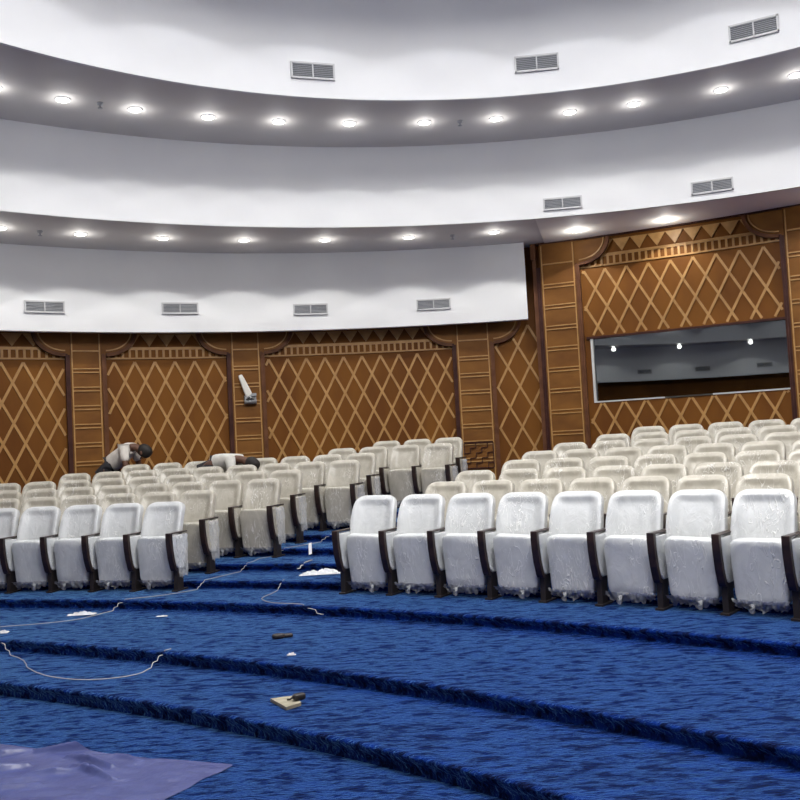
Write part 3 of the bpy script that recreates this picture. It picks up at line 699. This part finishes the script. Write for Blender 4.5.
# ------------------------------------------------------------------ people
m_skin = mat('brown_skin', (.11, .05, .03), .55); m_shirt = mat('white_shirt', (.62, .58, .53), .8); noise_col(m_shirt, 9, (.62, .58, .53), (.74, .70, .65), bump=.4, bscale=12, bdist=.02)
m_shirt2 = mat('pale_shirt', (.62, .61, .57), .8); noise_col(m_shirt2, 9, (.55, .54, .5), (.68, .67, .63), bump=.4, bscale=12, bdist=.02)
m_trous = mat('dark_trousers', (.02, .02, .025), .8); m_hair = mat('black_hair', (.012, .009, .008), .7)
def skin_mesh(name, chains, m, parent, root=0, sub=2):
    # chains: {joint: (pos, radius)}, edges
    joints, edges = chains
    names = list(joints); me = bpy.data.meshes.new(name)
    me.from_pydata([joints[n][0] for n in names], [(names.index(a), names.index(b_)) for a, b_ in edges], [])
    o = bpy.data.objects.new(name, me); COL.objects.link(o)
    md = o.modifiers.new('skin', 'SKIN'); 
    if not me.skin_vertices: 
        bmm = bmesh.new(); bmm.from_mesh(me); bmm.verts.layers.skin.verify(); bmm.to_mesh(me); bmm.free()
    for i, n in enumerate(names):
        r_ = joints[n][1]; sv = me.skin_vertices[0].data[i]; sv.radius = (r_, r_) if not isinstance(r_, tuple) else r_; sv.use_root = (i == root)
    sb = o.modifiers.new('sub', 'SUBSURF'); sb.levels = sub; sb.render_levels = sub
    bpy.context.view_layer.update()
    em = bpy.data.meshes.new_from_object(o.evaluated_get(bpy.context.evaluated_depsgraph_get())); em.polygons.foreach_set('use_smooth', [True]*len(em.polygons))
    em.materials.clear(); em.materials.append(m)
    o.modifiers.clear(); o.data = em; o.parent = parent; return o
def person(label, loc, rz, shirt, hipz, lean, sz=1):
    # local: faces +x, bends forward at the hip
    t = thing('person', label, 'person', loc, rz); t.scale = (sz, sz, sz)
    hip = Vector((0, 0, hipz)); d = Vector((cos(lean), 0, sin(lean)))
    waist = hip+d*.16+Vector((0, 0, .03)); chest = hip+d*.36+Vector((0, 0, .07)); neck = hip+d*.52+Vector((0, 0, .05)); nk2 = neck+Vector((.07, 0, -.01)); head = nk2+Vector((.08, 0, -.06))
    J = {'hip': (hip, .13), 'waist': (waist, .125), 'chest': (chest, .15), 'neck': (neck, .075), 'nk2': (nk2, .055), 'head': (head, .09), 'crown': (head+Vector((.09, 0, -.07)), .085)}
    E_ = [('hip', 'waist'), ('waist', 'chest'), ('chest', 'neck'), ('neck', 'nk2'), ('nk2', 'head'), ('head', 'crown')]
    shirtJ = {'hip': (hip+d*.02, .155), 'waist': (waist, .155), 'chest': (chest, .178), 'neck': (neck-d*.02, .10)}; shirtE = [('hip', 'waist'), ('waist', 'chest'), ('chest', 'neck')]
    trJ = {'hip': (hip, .145), 'belt': (hip+d*.09, .148), 'seat': (hip-d*.07+Vector((0, 0, -.05)), .13)}; trE = [('hip', 'belt'), ('hip', 'seat')]
    for s_, n in ((1, 'l'), (-1, 'r')):
        sh = chest+d*.08+Vector((0, .17*s_, 0)); el = sh+Vector((.05, .05*s_, -.29)); wrist = el+Vector((.12, -.05*s_, -.22)); hand = wrist+Vector((.03, 0, -.07))
        J[n+'sh'] = (sh, .065); J[n+'el'] = (el, .042); J[n+'wr'] = (wrist, .028); J[n+'ha'] = (hand, (.036, .02))
        E_ += [('chest', n+'sh'), (n+'sh', n+'el'), (n+'el', n+'wr'), (n+'wr', n+'ha')]
        for q in range(4):
            a = hand+Vector((.012, (-.027+.018*q), -.035)); b_ = a+Vector((-.006, 0, -.03+.004*abs(q-1.5))); c_ = b_+Vector((-.015, 0, -.022))
            J['%sf%da' % (n, q)] = (a, .009); J['%sf%db' % (n, q)] = (b_, .008); J['%sf%dc' % (n, q)] = (c_, .007)
            E_ += [(n+'ha', '%sf%da' % (n, q)), ('%sf%da' % (n, q), '%sf%db' % (n, q)), ('%sf%db' % (n, q), '%sf%dc' % (n, q))]
        a = wrist+Vector((.02, -.03*s_, -.03)); J[n+'tha'] = (a, .010); J[n+'thb'] = (a+Vector((.01, -.02*s_, -.035)), .009); E_ += [(n+'wr', n+'tha'), (n+'tha', n+'thb')]
        shirtJ[n+'sh'] = (sh, .085); shirtJ[n+'el'] = (sh.lerp(el, .75), .068); shirtE += [('chest', n+'sh'), (n+'sh', n+'el')]
        th_ = hip+Vector((-.01, .10*s_, -.06)); kn = Vector((.05, .12*s_, hipz*.52)); an = Vector((-.06, .12*s_, .09)); toe = Vector((.10, .13*s_, .035))
        J[n+'th'] = (th_, .10); J[n+'kn'] = (kn, .06); J[n+'an'] = (an, .042); J[n+'toe'] = (toe, .035)
        E_ += [('hip', n+'th'), (n+'th', n+'kn'), (n+'kn', n+'an'), (n+'an', n+'toe')]
        trJ[n+'th'] = (th_, .118); trJ[n+'kn'] = (kn, .082); trJ[n+'an'] = (an+Vector((0, 0, .03)), .068); trE += [('seat', n+'th'), (n+'th', n+'kn'), (n+'kn', n+'an')]
    skin_mesh('body', (J, E_), m_skin, t); skin_mesh('shirt', (shirtJ, shirtE), shirt, t); skin_mesh('trousers', (trJ, trE), m_trous, t)
    # face, ears, hair: head axis points forward-down
    hc = head+Vector((.035, 0, -.03)); ax = Vector((.79, 0, -.61))
    mb = MB(); superbox(mb, (.118, .092, .10), .85, 20, 14, lambda p: Matrix.Rotation(.66, 3, 'Y') @ (p*Vector((1, 1, 1)).x) + hc+Vector((.012, 0, .028))); mb.build('hair', m_hair, t)
    mb = MB()
    fd = Vector((-.61, 0, -.79))       # face normal (looking down)
    superbox(mb, (.014, .012, .024), .9, 8, 6, lambda p: Matrix.Rotation(.66, 3, 'Y') @ p+hc+fd*.095)
    for s_ in (1, -1): superbox(mb, (.022, .010, .03), .8, 8, 6, lambda p: p+hc+Vector((-.01, .09*s_, 0)))
    mb.build('nose_and_ears', m_skin, t)
    mb = MB()
    for s_ in (1, -1): superbox(mb, (.01, .012, .008), 1, 8, 6, lambda p: p+hc+fd*.085+Vector((.03, .03*s_, -.02)))
    mb.build('eyes', m_trous, t)
    for s_ in (1, -1):
        mb = MB(); superbox(mb, (.13, .048, .04), .6, 16, 8, lambda p: p+Vector((.03, .125*s_, .04))); mb.build('shoe', m_black, t)
    return t
def at(px, dist, z):
    # point on the floor plan seen in direction px at a distance
    r_ = F0 + ((px-400)/900)*CR + 0*CU; r_ = Vector((r_.x, r_.y)).normalized()*dist; return Vector((r_.x, r_.y, z))
p1 = at(105, 16.4, 0); p1.z = floor_z(p1.x, p1.y)
person('worker in a white shirt bending forward at left, head down', p1, -.2, m_shirt, .80, .52, 1.1)
p2 = at(207, 14.9, 0); p2.z = floor_z(p2.x, p2.y)
person('worker in a pale shirt bent almost double behind the seats', p2, -.3, m_shirt2, .88, .02, 1.06)
bpy.context.view_layer.update()
